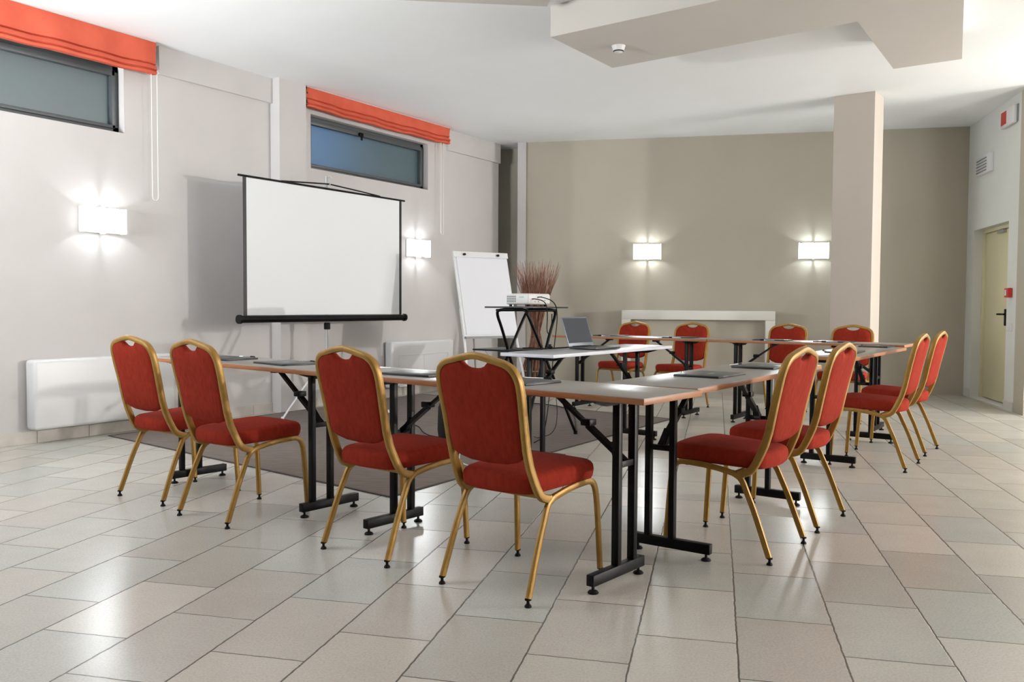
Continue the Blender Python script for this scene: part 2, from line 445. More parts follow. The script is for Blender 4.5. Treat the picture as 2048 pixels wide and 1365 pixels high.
# roman blinds
def blind(loc_s0, s1, zb, label, cord_s, cord_z):
    t = thing('roman_blind', label, 'blind', LW['loc'], LW['rotz'], 'roman blinds')
    random.seed(int(loc_s0 * 10))
    # folded fabric: profile in (x,z) swept along y with gentle sag
    prof = [(.05, ZC - .005), (.115, ZC - .01), (.122, ZC - .06), (.118, zb + .12), (.125, zb + .085), (.105, zb + .078), (.135, zb + .06), (.142, zb + .035),
            (.12, zb + .028), (.138, zb + .012), (.125, zb - .004), (.06, zb), (.05, zb + .03)]
    bm = B(); n = 36; rings = []
    for i in range(n + 1):
        y = loc_s0 + (s1 - loc_s0) * i / n
        wv = .006 * math.sin(i * .55) + .004 * math.sin(i * 1.3 + 1); sag = -.012 * math.sin(PI * i / n)
        end = .02 if i in (0, n) else 0
        rings.append([bm.verts.new((x + (wv - end if 1 < k < 11 else 0), y, z + (sag + wv * .5 if 2 < k else 0))) for k, (x, z) in enumerate(prof)])
    for i in range(n):
        for k in range(len(prof) - 1):
            bm.faces.new((rings[i][k], rings[i + 1][k], rings[i + 1][k + 1], rings[i][k + 1]))
    obj('fabric', bm, M['blind'], t, 45)
    bm = B(); box(bm, .0, .05, loc_s0, s1, ZC - .04, ZC - .004, .004); box(bm, .10, .112, loc_s0, s1, ZC - .008, ZC - .001)
    obj('headrail', bm, M['white_metal'], t)
    bm = B(); box(bm, .05, .11, loc_s0 + .004, loc_s0 + .02, ZC - .075, ZC - .04, .004)
    obj('end_cap', bm, M['dark'], t)  # dark block stands in for the shade inside the hollow cassette
    # looped cord
    x = .09; w = .028; pts = [(x, cord_s - w, zb + .05), (x, cord_s - w, cord_z + .04)]
    pts += [(x, cord_s - w * math.cos(a), cord_z + .03 - .03 * math.sin(a)) for a in [PI * k / 8 for k in range(1, 8)]]
    pts += [(x, cord_s + w, cord_z + .04), (x, cord_s + w, zb + .05)]
    bm = B(); tube(bm, pts, .0035, .0035, 6); obj('pull_cord', bm, M['rope'], t)
    return t
blind(1.9, 4.70, 3.085, 'orange roman blind pulled up over the left-hand window, cut by the frame', 4.69, 2.0)
blind(6.46, 8.93, 3.16, 'orange roman blind pulled up over the window behind the projection screen', 8.80, 2.0)

# white convector heaters on the left wall
def heater(s0, s1, z0, z1, dep, label):
    t = thing('convector_heater', label, 'heater', LW['loc'], LW['rotz'], 'white wall heaters')
    t.location = LW['loc'] + frame(thL, 0, 0, s0); L_ = s1 - s0
    bm = B(); box(bm, .015, dep, 0, L_, z0, z1, .028, None, 5); obj('casing', bm, M['white_metal'], t, 50)
    for y in (.15, L_ - .15):
        bm = B(); box(bm, .001, .02, y - .02, y + .02, z0 + .1, z1 - .1); obj('wall_bracket', bm, M['grey_metal'], t)
    return t
heater(3.58, 4.83, .115, .66, .15, 'long white wall heater at the far left under the first window')
t = heater(7.78, 9.0, .115, .665, .13, 'white wall heater with a front frame beside the flipchart')
bm = B()
for a in ((.12, 1.1, .12, .135), (.12, 1.1, .49, .505), (.12, .135, .12, .505), (1.085, 1.1, .12, .505), (.60, .61, .12, .505)):
    box(bm, .128, .134, *a, bev=.002)
obj('front_panel', bm, M['white_plastic'], t)

# mantel (fireplace surround)
t = thing('mantelpiece', 'cream white square mantel surround standing against the back wall', 'mantelpiece', BW['loc'], BW['rotz'])
x0, x1, s0, s1, zt = -.62, 0, -.865, 1.045, 1.045
bm = B(); box(bm, x0, x1, s0, s1, zt - .115, zt, .004); obj('mantel_shelf', bm, M['mantel'], t)
for a, b in ((s0, s0 + .115), (s1 - .115, s1)):
    bm = B(); box(bm, x0, x1, a, b, 0, zt - .115, .003); obj('mantel_leg', bm, M['mantel'], t)
bm = B(); box(bm, x0 + .12, 0, s0 + .115, s1 - .115, 0, zt - .115); obj('infill_panel', bm, M['wall_beige'], t, 0)

# small fittings on the right wall
def rthing(name, label, cat, s, z): return thing(name, label, cat, RW['loc'] + frame(thR, 0, 0, s) + Vector((0, 0, z)), RW['rotz'])
t = rthing('exit_sign', 'white sign box with red front high on the door wall', 'sign', 10.33, 3.155)
bm = B(); box(bm, -.055, -.01, -.20, .20, -.095, .095, .012); obj('sign_housing', bm, M['white_plastic'], t)
bm = B(); box(bm, -.058, -.052, .0, .17, -.065, .075, .002); obj('sign_face', bm, M['red'], t)
bm = B(); box(bm, -.012, 0, -.215, .1, -.08, .10, .002); obj('wall_mount', bm, M['vent_dark'], t)
t = rthing('air_vent', 'small white louvred vent plate on the wall above the door', 'vent', 11.14, 2.77)
bm = B(); box(bm, -.045, 0, -.25, .25, -.10, .115, .006); obj('vent_housing', bm, M['white_plastic'], t)
for k in range(5):
    bm = B(); box(bm, -.053, -.044, -.13, .23, -.075 + k * .035, -.06 + k * .035, .002); obj('louvre', bm, M['vent_dark'], t)
t = rthing('fire_alarm_button', 'small red fire alarm call point on the wall beside the door', 'fire alarm button', 10.205, 1.265)
bm = B(); box(bm, -.05, 0, -.055, .055, -.05, .05, .006); obj('alarm_housing', bm, M['red'], t)
bm = B(); box(bm, -.053, -.049, -.01, .035, -.03, .03, .002); obj('alarm_window', bm, M['white_plastic'], t)
t = rthing('light_switch', 'white light switch plate below the red alarm button', 'light switch', 10.19, .893)
bm = B(); box(bm, -.012, 0, -.06, .06, -.042, .042, .003); obj('switch_plate', bm, M['white_plastic'], t)
bm = B(); box(bm, -.017, -.011, -.02, .02, -.025, .025, .002); obj('rocker', bm, M['white_plastic'], t)

# smoke detector
x, y = px_at(1237, 92, ZS)
t = thing('smoke_detector', 'round white smoke detector under the lowered part of the ceiling', 'smoke detector', (x, y, ZS))
bm = B(); lathe(bm, [(.045, -.006), (.052, -.001), (.052, 0)][::-1] if False else [(.05, -.012), (.055, 0)], 0, 0, 24); obj('mounting_base', bm, M['white_plastic'], t)
bm = B(); lathe(bm, [(.018, -.052), (.033, -.048), (.043, -.036), (.05, -.012)], 0, 0, 24); obj('sensor_head', bm, M['white_plastic'], t)
bm = B(); lathe(bm, [(.036, -.046), (.0415, -.04), (.0415, -.038)], 0, 0, 24); obj('sensing_slot', bm, M['dark'], t)

# ------------------------------------------------------------------ rug
def rug():
    P = [Vector(p) for p in ((-3.34, 7.125), (-.69, 4.895), (1.56, 8.39), (-1.10, 10.62))]
    cen = sum(P, Vector((0, 0))) / 4
    t = thing('rug', 'large flat grey-brown woven rug under the tables and projection screen', 'rug', (cen.x, cen.y, 0))
    Q = [p - cen for p in P]
    ang = math.atan2((Q[1] - Q[0]).y, (Q[1] - Q[0]).x)
    bm = B(); prism(bm, [tuple(q * .995) for q in Q], 'z', .0003, .004); o = obj('pile', bm, M['rug'], t, 0)
    bm = B()
    for i in range(4):
        a, b = Q[i], Q[(i + 1) % 4]
        tube(bm, [(a.x, a.y, .0035), (b.x, b.y, .0035)], .011, .003, 6, Vector((b.y - a.y, a.x - b.x, 0)).normalized())
    obj('binding', bm, M['rug_edge'], t)
rug()

# ------------------------------------------------------------------ chairs
def make_chair():
    t = thing('banquet_chair', '', 'chair', group='banquet chairs')
    F = M['fabric']; G = M['gold']
    yo = -.245
    # cushioned backrest on the lean line
    def back_y(z):     # centre line of the back
        pts = [(.36, .105), (.41, .08), (.53, .030), (.68, .000), (.81, -.030), (.92, -.060)]
        for (z0, y0), (z1, y1) in zip(pts, pts[1:]):
            if z <= z1: return y0 + (y1 - y0) * (z - z0) / (z1 - z0) + yo
        return pts[-1][1] + yo
    # outline of cushion (x,z)
    ol = []
    def arc(cx, cz, r, a0, a1, n, rz=None):
        rz = rz or r
        return [(cx + r * math.cos(R(a0 + (a1 - a0) * i / n)), cz + rz * math.sin(R(a0 + (a1 - a0) * i / n))) for i in range(n + 1)]
    bot = [(-.174, .545), (-.160, .530), (-.14, .518), (-.09, .505), (0, .500), (.09, .505), (.14, .518), (.160, .530), (.174, .545)]
    right = [(.178, .62), (.183, .70), (.187, .77)]
    sh = [(.187, .80), (.184, .835), (.171, .860), (.155, .876), (.138, .884)]
    notch = [(.10, .889), (.082, .894), (.070, .895), (.062, .889), (.048, .877), (.026, .869), (0, .867), (-.026, .869), (-.048, .877), (-.062, .889), (-.070, .895), (-.082, .894), (-.10, .889)]
    left = [(-x, z) for x, z in (right + sh)][::-1]
    out = bot + right + sh + notch + left
    n = len(out); cz = .69
    bm = B(); rings = []
    for sc_, th in ((.0, .033), (.35, .032), (.7, .0285), (.90, .023), (.975, .015), (1., .004), (1., -.004), (.975, -.013), (.9, -.019), (.6, -.022), (.0, -.023)):
        if sc_ == 0.: rings.append([bm.verts.new((0, back_y(cz) + th, cz))]); continue
        ring = []
        for x, z in out:
            zz = cz + (z - cz) * sc_; ring.append(bm.verts.new((x * sc_, back_y(zz) + th, zz)))
        rings.append(ring)
    for i in range(len(rings) - 1):
        a, b = rings[i], rings[i + 1]
        for k in range(n):
            if len(a) == 1: bm.faces.new((a[0], b[k], b[(k + 1) % n]))
            elif len(b) == 1: bm.faces.new((a[k], a[(k + 1) % n], b[0]))
            else: bm.faces.new((a[k], a[(k + 1) % n], b[(k + 1) % n], b[k]))
    obj('backrest', bm, F, t, 60)
    # back frame: side tubes, shoulders and peaked top rail, one loop
    half = [(.196, .369, .155), (.196, .372, .135), (.195, .386, .098), (.191, .43, .072), (.185, .53, .030), (.188, .68, .000), (.194, .77, -.021), (.193, .815, -.031)]
    pr = [Vector((x, y + yo, z)) for x, z, y in half]
    top = [(.187, .843), (.172, .868), (.145, .886), (.10, .896), (.05, .908), (.012, .914), (.0, .914)]
    pr += [Vector((x, back_y(z), z)) for x, z in top]
    pl = [Vector((-v.x, v.y, v.z)) for v in pr[:-1]][::-1]
    path = smooth_path(pr + pl, 1)
    bm = B(); tube(bm, path, .017, .0135, 12, Vector((0, 1, 0)), .6)
    obj('back_frame', bm, G, t, 40)
    # legs and side rails
    xr, xf = .198, .2125
    for sx in (-1, 1):
        rear = smooth_path([(sx * .200, yo + .175, .372), (sx * .201, yo + .135, .352), (sx * .204, yo + .108, .29), (sx * .206, yo + .075, .22), (sx * xf, yo + .004, .030)], 2)
        bm = B(); tube(bm, rear, .0105, .0135, 10, Vector((1, 0, 0)), .75); leg = obj('leg', bm, G, t, 40)
        foot(leg, sx * xf, yo + .001)
        frt = smooth_path([(sx * .200, yo + .385, .397), (sx * .2, yo + .435, .397), (sx * .202, yo + .462, .372), (sx * .206, yo + .474, .30), (sx * xf, yo + .49, .030)], 2)
        bm = B(); tube(bm, frt, .0105, .0135, 10, Vector((1, 0, 0)), .75); leg = obj('leg', bm, G, t, 40)
        foot(leg, sx * xf, yo + .491)
    bm = B()
    for sx in (-1, 1): tube(bm, [(sx * .200, yo + .174, .372), (sx * .2, yo + .25, .386), (sx * .2, yo + .32, .394), (sx * .2, yo + .386, .397)], .0105, .0135, 10, Vector((1, 0, 0)), .75)
    tube(bm, [(-.195, yo + .40, .392), (.195, yo + .40, .392)], .009, .012, 8, Vector((0, 1, 0)), .75)
    tube(bm, [(-.195, yo + .175, .368), (.195, yo + .175, .368)], .009, .011, 8, Vector((0, 1, 0)), .75)
    obj('seat_frame', bm, G, t, 40)
    # seat cushion
    def seat_ol(g):
        P = []
        W0, W1_, y0, y1 = .178 - g, .208 - g, yo + .055 + g, yo + .475 - g
        rc = .055
        def corner_(cx, cy, a0): return [(cx + rc * math.cos(R(a0 + 18 * i)), cy + rc * math.sin(R(a0 + 18 * i))) for i in range(6)]
        P += corner_(W1_ - rc, y1 - rc, 0) + [(.06, y1 + .008), (0, y1 + .011), (-.06, y1 + .008)] + corner_(-W1_ + rc, y1 - rc, 90) + [(-(W0 + W1_) / 2 - .002, (y0 + y1) / 2)]
        P += corner_(-W0 + rc, y0 + rc, 180) + [(-.05, y0 - .012), (0, y0 - .014), (.05, y0 - .012)] + corner_(W0 - rc, y0 + rc, 270) + [((W0 + W1_) / 2 + .002, (y0 + y1) / 2)]
        return P
    bm = B(); rings = []
    for g, z, s_ in ((.02, .0, 1), (.004, .001, 1), (.0, .010, 1), (-.003, .034, 1), (-.001, .054, 1), (.004, .064, 1), (.013, .0715, 1), (.028, .075, 1), (.03, .079, .62), (.03, .080, .25)):
        P = seat_ol(g); cy = yo + .265
        rings.append([bm.verts.new((x * s_, cy + (y - cy) * s_, .400 + z + (y - cy) * s_ * .035)) for x, y in P])
    n = len(rings[0])
    for i in range(len(rings) - 1):
        for k in range(n): bm.faces.new((rings[i][k], rings[i][(k + 1) % n], rings[i + 1][(k + 1) % n], rings[i + 1][k]))
    bm.faces.new(rings[0][::-1]); bm.faces.new(rings[-1])
    obj('seat', bm, F, t, 60)
    return t

def foot(leg, x, y):
    bm = B(); lathe(bm, [(.0125, .026), (.013, .031)], x, y, 12); lathe(bm, [(.006, .008), (.006, .03)], x, y, 8)
    lathe(bm, [(.013, 0), (.0135, .004), (.009, .011), (.005, .013)], x, y, 12)
    obj('foot_glide', bm, M['black_rubber'], leg)

chair = make_chair()
def at_chair(rx, ry, ang): # rear-feet midpoint
    return (rx + .245 * math.sin(R(ang)), ry + .245 * math.cos(R(ang)), ang)
CH = [(*at_chair(-2.067, 4.776, 35.5), 'red banquet chair at the far left end of the front table row', 0),
      (*at_chair(-1.557, 4.316, 38), 'second red banquet chair from the left in the front row', 0),
      (*at_chair(-.682, 3.71, 40), 'red banquet chair between the second one and the nearest one in the front row', 0),
      (*at_chair(-.1045, 3.237, 38), 'nearest red banquet chair, seen from behind at the front corner table', 0),
      (*at_chair(1.232, 3.804, -52.5), 'nearest red banquet chair on the right side, seen from the side', 1),
      (*at_chair(1.6205, 4.334, -53), 'red banquet chair directly behind the nearest one on the right side', 1),
      (*at_chair(2.749, 5.883, -54), 'third red banquet chair along the right side, partly hiding the rightmost one', 1),
      (*at_chair(3.189, 6.519, -53), 'rightmost red banquet chair, farthest of the right side chairs', 1)]
fc = Vector((-.581, -.814))
for (bx, by), lab in (((1.424, 10.0), 'leftmost red banquet chair on the far side, nearest the laptop'),
                      ((1.996, 9.55), 'far side red banquet chair in front of the opening of the mantel'),
                      ((2.94, 9.18), 'far side red banquet chair before the right leg of the mantel'),
                      ((3.42, 8.66), 'far side red banquet chair in front of the beige column')):
    p = Vector((bx, by)) + fc * .29
    CH.append((p.x, p.y, 215.5, lab, 2))
grp = ['red banquet chairs along the front row', 'red banquet chairs along the right side', 'red banquet chairs along the far row']
for i, (x, y, a, lab, g) in enumerate(CH):
    o = chair if i == 0 else copy_tree(chair)
    z = .0095 if False else 0
    o.location = (x, y, z); o.rotation_euler = (0, 0, -R(a)); tag(o, lab, 'chair', grp[g])

# ------------------------------------------------------------------ folding tables
def make_table(name, Lx, D, T, inset, side, top, edge, labels, white=False):
    """origin at the centre on the floor; x along the table, y across (the +y edge is the back edge)"""
    t = thing(name, labels[0], labels[1], group=labels[2])
    hx, hy = Lx / 2, D / 2; th = .024
    bm = B(); box(bm, -hx + .0015, hx - .0015, -hy + .0015, hy - .0015, T - .006, T, .001); obj('tabletop', bm, top, t)
    bm = B(); box(bm, -hx, hx, -hy, hy, T - th, T - .0012, .002); obj('edge_band', bm, edge, t)
    for sx in (-1, 1):
        x = sx * (hx - inset); yc = side * .055
        K = M['black_metal']
        bm = B()
        for y in (yc - .058, yc + .058): box(bm, x - .0165, x + .0165, y - .0135, y + .0135, .07, T - th - .004, .003)
        lg = obj('leg', bm, K, t)
        bm = B(); box(bm, x - .0175, x + .0175, -.185, .185, .030, .074, .003); obj('foot_bar', bm, K, lg)
        for y in (-.163, .163):
            bm = B(); lathe(bm, [(.006, .006), (.006, .032)], x, y, 8); lathe(bm, [(.021, 0), (.022, .004), (.017, .010), (.008, .014)], x, y, 14)
            obj('levelling_foot', bm, M['black_rubber'], lg)
        bm = B()
        prism(bm, [(-.20, T - th), (.20, T - th), (.17, T - th - .012), (.10, T - th - .032), (-.10, T - th - .032), (-.17, T - th - .012)], 'x', x - .012, x + .012)
        box(bm, x - .035, x + .035, -.19, .19, T - th - .005, T - th, .001)
        obj('bracket', bm, K, t)
        # folding brace towards the table centre
        ux = x - sx * .36
        a = Vector((x, yc, T - .29)); b = Vector((ux, yc, T - th - .012)); m_ = (a + b) / 2
        bm = B(); tube(bm, [a, m_], .021, .0135, 4, Vector((0, 1, 0)), 1.); tube(bm, [m_ - (b - a) * .08, b], .0175, .010, 4, Vector((0, 1, 0)), 1.)
        box(bm, x - .012, x + .012, yc - .058, yc + .058, T - .31, T - .285, .002)
        prism(bm, [(x, T - .31), (x - sx * .045, T - .285), (x - sx * .07, T - .22), (x, T - .29)], 'y', yc - .018, yc + .018)
        box(bm, ux - .02, ux + .02, yc - .05, yc + .05, T - th - .02, T - th, .002)
        obj('folding_brace', bm, K, t)
        bm = B(); q = m_ + Vector((0, 0, .012)); box(bm, q.x - .024, q.x + .024, yc - .026, yc + .026, q.z - .012, q.z + .016, .005)
        obj('brace_lock', bm, K, t)
    return t

dA = Vector((-.767, .6414)); pA = Vector((.6414, .767)); aA = Vector((.4707, 3.061))
LT = 1.80; DT = .44
def table_at(corner_, d, p, Lx, T, side, lab, grp_, white=False, inset=.25):
    c = corner_ + d * (Lx / 2) + p * (DT / 2)
    # local +y must map to p, so local x = (p.y,-p.x)
    o = make_table('folding_table', Lx, DT, T, inset, side, M['white_top'] if white else M['laminate'], M['white_edge'] if white else M['wood_edge'],
                   (lab, 'table', grp_), white)
    o.location = (c.x, c.y, 0); o.rotation_euler = (0, 0, math.atan2(-p.x, p.y))
    return o
gT = 'grey seminar tables set in a U'
table_at(aA, dA, pA, LT, .77, 1, 'long grey folding table at the near front corner, wood edge facing the camera', gT)
table_at(aA + dA * (LT + .004), dA, pA, LT, .77, -1, 'grey folding table at the left end of the front row', gT)
dB = Vector((.5736, .8192)); pB = Vector((-.8192, .5736)); eB = Vector((.7231, 3.424)) + dB * .043
table_at(eB, dB, pB, LT - .02, .77, 1, 'grey folding table on the right side, touching the front corner table', gT)
gB = Vector((2.243, 5.645)); dB2 = Vector((.566, .8244)); pB2 = Vector((-.8244, .566))
table_at(gB, dB2, pB2, LT, .77, 1, 'grey folding table at the rear of the right side, beyond the gap', gT)
dC = Vector((-.814, .581)); pC = Vector((.581, .814)); E = Vector((3.43, 7.435)) - pC * .22
table_at(E, dC, pC, 1.76, .785, -1, 'grey folding table at the right end of the far row by the column', gT)
table_at(E + dC * 1.764, dC, pC, 1.76, .785, -1, 'grey folding table at the left end of the far row behind the laptop', gT)
dW = Vector((.588, .809)); pW = Vector((-.809, .588)); Nw = Vector((.275, 5.72))
wt = table_at(Nw, dW, pW, 1.80, .77, 1, 'white-edged folding table in the middle carrying the laptop', 'white folding table', True, .2)
wt.location.z = .0042

# ------------------------------------------------------------------ folders and pens
def make_folder():
    t = thing('document_folder', '', 'folder')
    bm = B(); box(bm, -.155, .155, -.115, .115, 0, .007, .002); obj('pages', bm, M['folder_edge'], t)
    bm = B(); box(bm, -.153, .153, -.113, .113, .006, .0095, .0012); obj('cover', bm, M['folder'], t)
    bm = B(); box(bm, -.03, .03, -.012, .004, .0094, .0099); obj('printed_mark', bm, M['logo'], t)
    return t
def make_pen():
    t = thing('ballpoint_pen', '', 'pen')
    bm = B(); tube(bm, [(-.07, 0, .006), (-.062, 0, .006), (.03, 0, .006)], [.001, .0045, .005], None, 8, Vector((0, 0, 1))); obj('barrel', bm, M['chrome'], t)
    bm = B(); tube(bm, [(.03, 0, .006), (.068, 0, .006)], .0055, None, 8, Vector((0, 0, 1))); box(bm, .03, .066, -.0015, .0015, .010, .014); obj('pen_cap', bm, M['black_rubber'], t)
    return t
fold = make_folder(); pen = make_pen()
# (photo pixel of folder centre, table height, table p direction angle, label bits)
FS = [((452, 713), .77, dA, 1, 'dark folder on the front row in front of the second chair'),
      ((572, 729), .77, dA, 1, 'dark folder on the front row between the second and third chairs'),
      ((838, 750), .77, dA, 1, 'pale shining folder on the front row between the third and nearest chairs'),
      ((1034, 763), .77, dA, 1, 'dark folder just right of the nearest chair on the front row'),
      ((1420, 755), .77, dB, 1, 'dark folder closest to the front corner on the right side table'),
      ((1522, 741), .77, dB, 1, 'dark folder beside the nearest right side chair, second from the corner'),
      ((1690, 704), .77, dB2, 1, 'folder at the near end of the rear right side table'),
      ((1755, 697.5), .77, dB2, 1, 'folder at the far end of the rear right side table'),
      ((1222, 671), .785, dC, -1, 'folder in front of the leftmost far side chair'),
      ((1362, 674), .785, dC, -1, 'folder in front of the chair before the mantel opening'),
      ((1545, 681.5), .785, dC, -1, 'folder in front of the chair before the right mantel leg'),
      ((1668, 686), .785, dC, -1, 'folder in front of the chair before the column')]
lines = {id(dA): (aA, dA, pA), id(dB): (eB, dB, pB), id(dB2): (gB, dB2, pB2), id(dC): (E, dC, pC)}
for i, ((px, py), T, d, sg, lab) in enumerate(FS):
    base, dd, pp = lines[id(d)]
    v = Vector(px_at(px, py, T)); rel = v - base
    s_ = rel.dot(dd)
    # keep x pixel: slide along the table so the centre projects at px, folder centred in depth
    ratio = v.x / v.y; q = base + pp * (.5 * DT)
    s_ = (q.x - ratio * q.y) / (ratio * dd.y - dd.x)
    c = q + dd * s_
    o = fold if i == 0 else copy_tree(fold)
    jit = random.Random(i).uniform(-6, 6)
    away = pp if sg > 0 else -pp     # reader looks along `away`
    o.location = (c.x, c.y, T); o.rotation_euler = (0, 0, math.atan2(-away.x, away.y) + R(jit))
    o.rotation_euler[2] += 0
    tag(o, lab, 'folder', 'dark document folders on the tables')
    w = pen if i == 0 else copy_tree(pen)
    k = c + away * .145
    w.location = (k.x, k.y, T); w.rotation_euler = (0, 0, math.atan2(-away.x, away.y) + R(random.Random(i + 50).uniform(-10, 25)))
    tag(w, 'pen by the ' + lab.replace(' folding', '').replace('nearest ', 'near '), 'pen', 'pens lying beside the folders')

# ------------------------------------------------------------------ projection screen on tripod
def projection_screen():
    c = Vector((-1.86, 8.68, 0)); th = R(34.0)
    t = thing('projection_screen', 'white projection screen with black borders on a silver tripod by the left wall', 'projection screen', c + Vector((0, 0, .001)), -th)
    # local y = along the screen (away), x = into the room
    w = 1.065; x = .05
    bm = B(); box(bm, x - .001, x + .001, -w + .035, w - .035, 1.0, 2.235); obj('screen_surface', bm, M['screen'], t, 0)
    for y in (-w, w - .036):
        bm = B(); box(bm, x - .002, x + .0025, y, y + .036, .99, 2.24); obj('black_border', bm, M['folder_edge'], t, 0)
    bm = B(); tube(bm, [(x, -w - .04, .963), (x, w + .04, .963)], .034, None, 16, Vector((0, 0, 1))); obj('roller_case', bm, M['black_metal'], t)
    for sy in (-1, 1):
        bm = B(); tube(bm, [(x, sy * (w + .035), .963), (x, sy * (w + .06), .963)], .041, None, 16, Vector((0, 0, 1))); obj('end_cap', bm, M['black_rubber'], t)
    bm = B(); tube(bm, [(x, -w - .05, 2.25), (x, w + .05, 2.245)], .012, .010, 8, Vector((1, 0, 0))); obj('top_bar', bm, M['black_metal'], t)
    bm = B(); tube(bm, [(x, -.62, 2.255), (x - .01, -.35, 2.275), (x - .015, 0, 2.30), (x - .01, .45, 2.275), (x, .72, 2.255)], .007, None, 6, Vector((1, 0, 0))); obj('carry_handle', bm, M['black_metal'], t)
    bm = B(); tube(bm, [(0, 0, .40), (0, 0, 2.38)], .014, None, 10); tube(bm, [(0, 0, .20), (0, 0, 1.0)], .019, None, 10)
    tube(bm, [(0, 0, 2.36), (.03, .02, 2.385), (.06, .03, 2.36)], .005, None, 6, Vector((0, 1, 0)))
    tube(bm, [(-.005, 0, 2.30), (.05, 0, 2.30)], .009, None, 8, Vector((0, 0, 1)))
    obj('pole', bm, M['grey_metal'], t)
    bm = B(); lathe(bm, [(.03, 0), (.032, .01), (.032, .06), (.026, .07)], 0, 0, 14, .92 - .07); lathe(bm, [(.027, 0), (.027, .05)], 0, 0, 12, .56); obj('collar', bm, M['black_rubber'], t)
    base = -th
    for wx, wy in ((-2.176, 8.163), (-1.256, 8.735), (-2.12, 9.10)):
        v = Vector((wx, wy, 0)) - c; v.rotate(Matrix.Rotation(th, 3, 'Z'))
        up = Vector((0, 0, .585)); ft = Vector((v.x, v.y, .014))
        bm = B(); tube(bm, [up + v.normalized() * .02, ft], .013, .007, 6, Vector((-v.y, v.x, 0)).normalized()); lg = obj('leg', bm, M['white_metal'], t)
        bm = B(); m_ = (up + ft) / 2; tube(bm, [Vector((0, 0, .22)) + v.normalized() * .02, m_], .008, .004, 6, Vector((-v.y, v.x, 0)).normalized()); obj('stay', bm, M['white_metal'], lg)
        bm = B(); lathe(bm, [(.014, 0), (.016, .01), (.012, .028)], v.x, v.y, 10, .004); obj('foot_cap', bm, M['white_plastic'], lg)
    return t
projection_screen()

# ------------------------------------------------------------------ flipchart
def flipchart():
    c = Vector((-.295, 9.27, .0042)); lat = R(57)    # lateral direction angle
    t = thing('flipchart', 'white flipchart easel with a blank paper pad beside the projection screen', 'flipchart', c, PI / 2 - lat)
    # local x = lateral right, y = away from viewer; leaning back
    w = .335; z0, z1 = .76, 1.665; y0, y1 = -.13, .12
    def P(x, z, o=0.): 
        k = (z - z0) / (z1 - z0); return Vector((x, y0 + (y1 - y0) * k - o, z))
    def slab(bm, xa, xb, za, zb, oa, ob):
        vs = [bm.verts.new(P(x, z, o)) for o in (oa, ob) for x, z in ((xa, za), (xb, za), (xb, zb), (xa, zb))]
        for f in ((0, 1, 2, 3), (7, 6, 5, 4), (0, 4, 5, 1), (1, 5, 6, 2), (2, 6, 7, 3), (3, 7, 4, 0)): bm.faces.new([vs[i] for i in f])
    bm = B(); slab(bm, -w, w, z0, z1, 0, .018); obj('board', bm, M['white_plastic'], t, 0)
    bm = B(); slab(bm, -w + .03, w - .012, z0 + .03, z1 - .05, .018, .026); obj('paper_pad', bm, M['paper'], t, 0)
    bm = B(); slab(bm, -w - .005, w + .005, z1 - .055, z1 + .004, .018, .036); ck = obj('clamp_bar', bm, M['grey_metal' if False else 'white_metal'], t, 0)
    for x in (-.215, .205):
        q = P(x, z1 - .026, .036); bm = B(); tube(bm, [q, q + Vector((0, -.025, 0))], .013, None, 12, Vector((0, 0, 1))); obj('clamp_knob', bm, M['black_rubber'], ck)
    bm = B(); slab(bm, -w + .005, w - .01, z0 - .012, z0 + .012, .0, .05); obj('pen_tray', bm, M['vent_dark'], t, 0)
    for sx in (-1, 1):
        bm = B(); tube(bm, [P(sx * (w - .015), z0 + .3, -.012), P(sx * (w - .01), z0 - .06, -.005), (sx * (w + .03), y0 - .20, .012)], .014, None, 8)
        lg = obj('leg', bm, M['white_metal'], t)
        bm = B(); lathe(bm, [(.017, 0), (.017, .03)], sx * (w + .03), y0 - .20, 10); obj('leg_tip', bm, M['black_rubber'], lg)
    bm = B(); tube(bm, [P(-.14, z1 - .2, -.02), (.18, .45, .012)], .010, None, 8); obj('leg', bm, M['grey_metal'], t)
    return t
flipchart()

# ------------------------------------------------------------------ twig bundle
def twigs():
    t = thing('twig_bundle', 'tall hourglass bundle of dry brown twigs tied at the waist behind the projector', 'dried twigs', (.30, 10.9, 0))
    rnd = random.Random(11)
    bm = B()
    for i in range(330):
        a = rnd.uniform(0, 2 * PI); f = math.sqrt(rnd.uniform(0.02, 1))
        tw = rnd.uniform(.3, .9)
        zt = rnd.uniform(1.36, 1.72) - .08 * f
        pts = []
        for k in range(7):
            u = k / 6; z = u * zt
            if z < .60: r = .20 * (1 - z / .60) ** .7 + .05
            elif z < .85: r = .05
            else: r = .05 + .30 * ((z - .85) / .85)
            aa = a + tw * (u - .45) * 1.2
            j = .012 * u
            pts.append((r * f * math.cos(aa) + rnd.uniform(-j, j), r * f * math.sin(aa) + rnd.uniform(-j, j), z + .002))
        rad = [.0055, .005, .0045, .004, .0038, .003, .0015]
        tube(bm, pts, rad, None, 3, Vector((0, 1, 0)))
    o = obj('twigs', bm, M['twig'], t, 0); o['kind'] = 'stuff'
    bm = B(); tube(bm, [(.052 * math.cos(a), .052 * math.sin(a), .72) for a in [2 * PI * k / 20 for k in range(20)]], .006, .018, 6, Vector((0, 0, 1)), 1, False, True)
    obj('binding_cord', bm, M['twig'], t)
    bm = B(); tube(bm, [(.15 * math.cos(a), .15 * math.sin(a), .28) for a in [2 * PI * k / 28 for k in range(28)]], .004, .006, 6, Vector((0, 0, 1)), 1, False, True)
    obj('binding_cord', bm, M['rope'], t)
twigs()

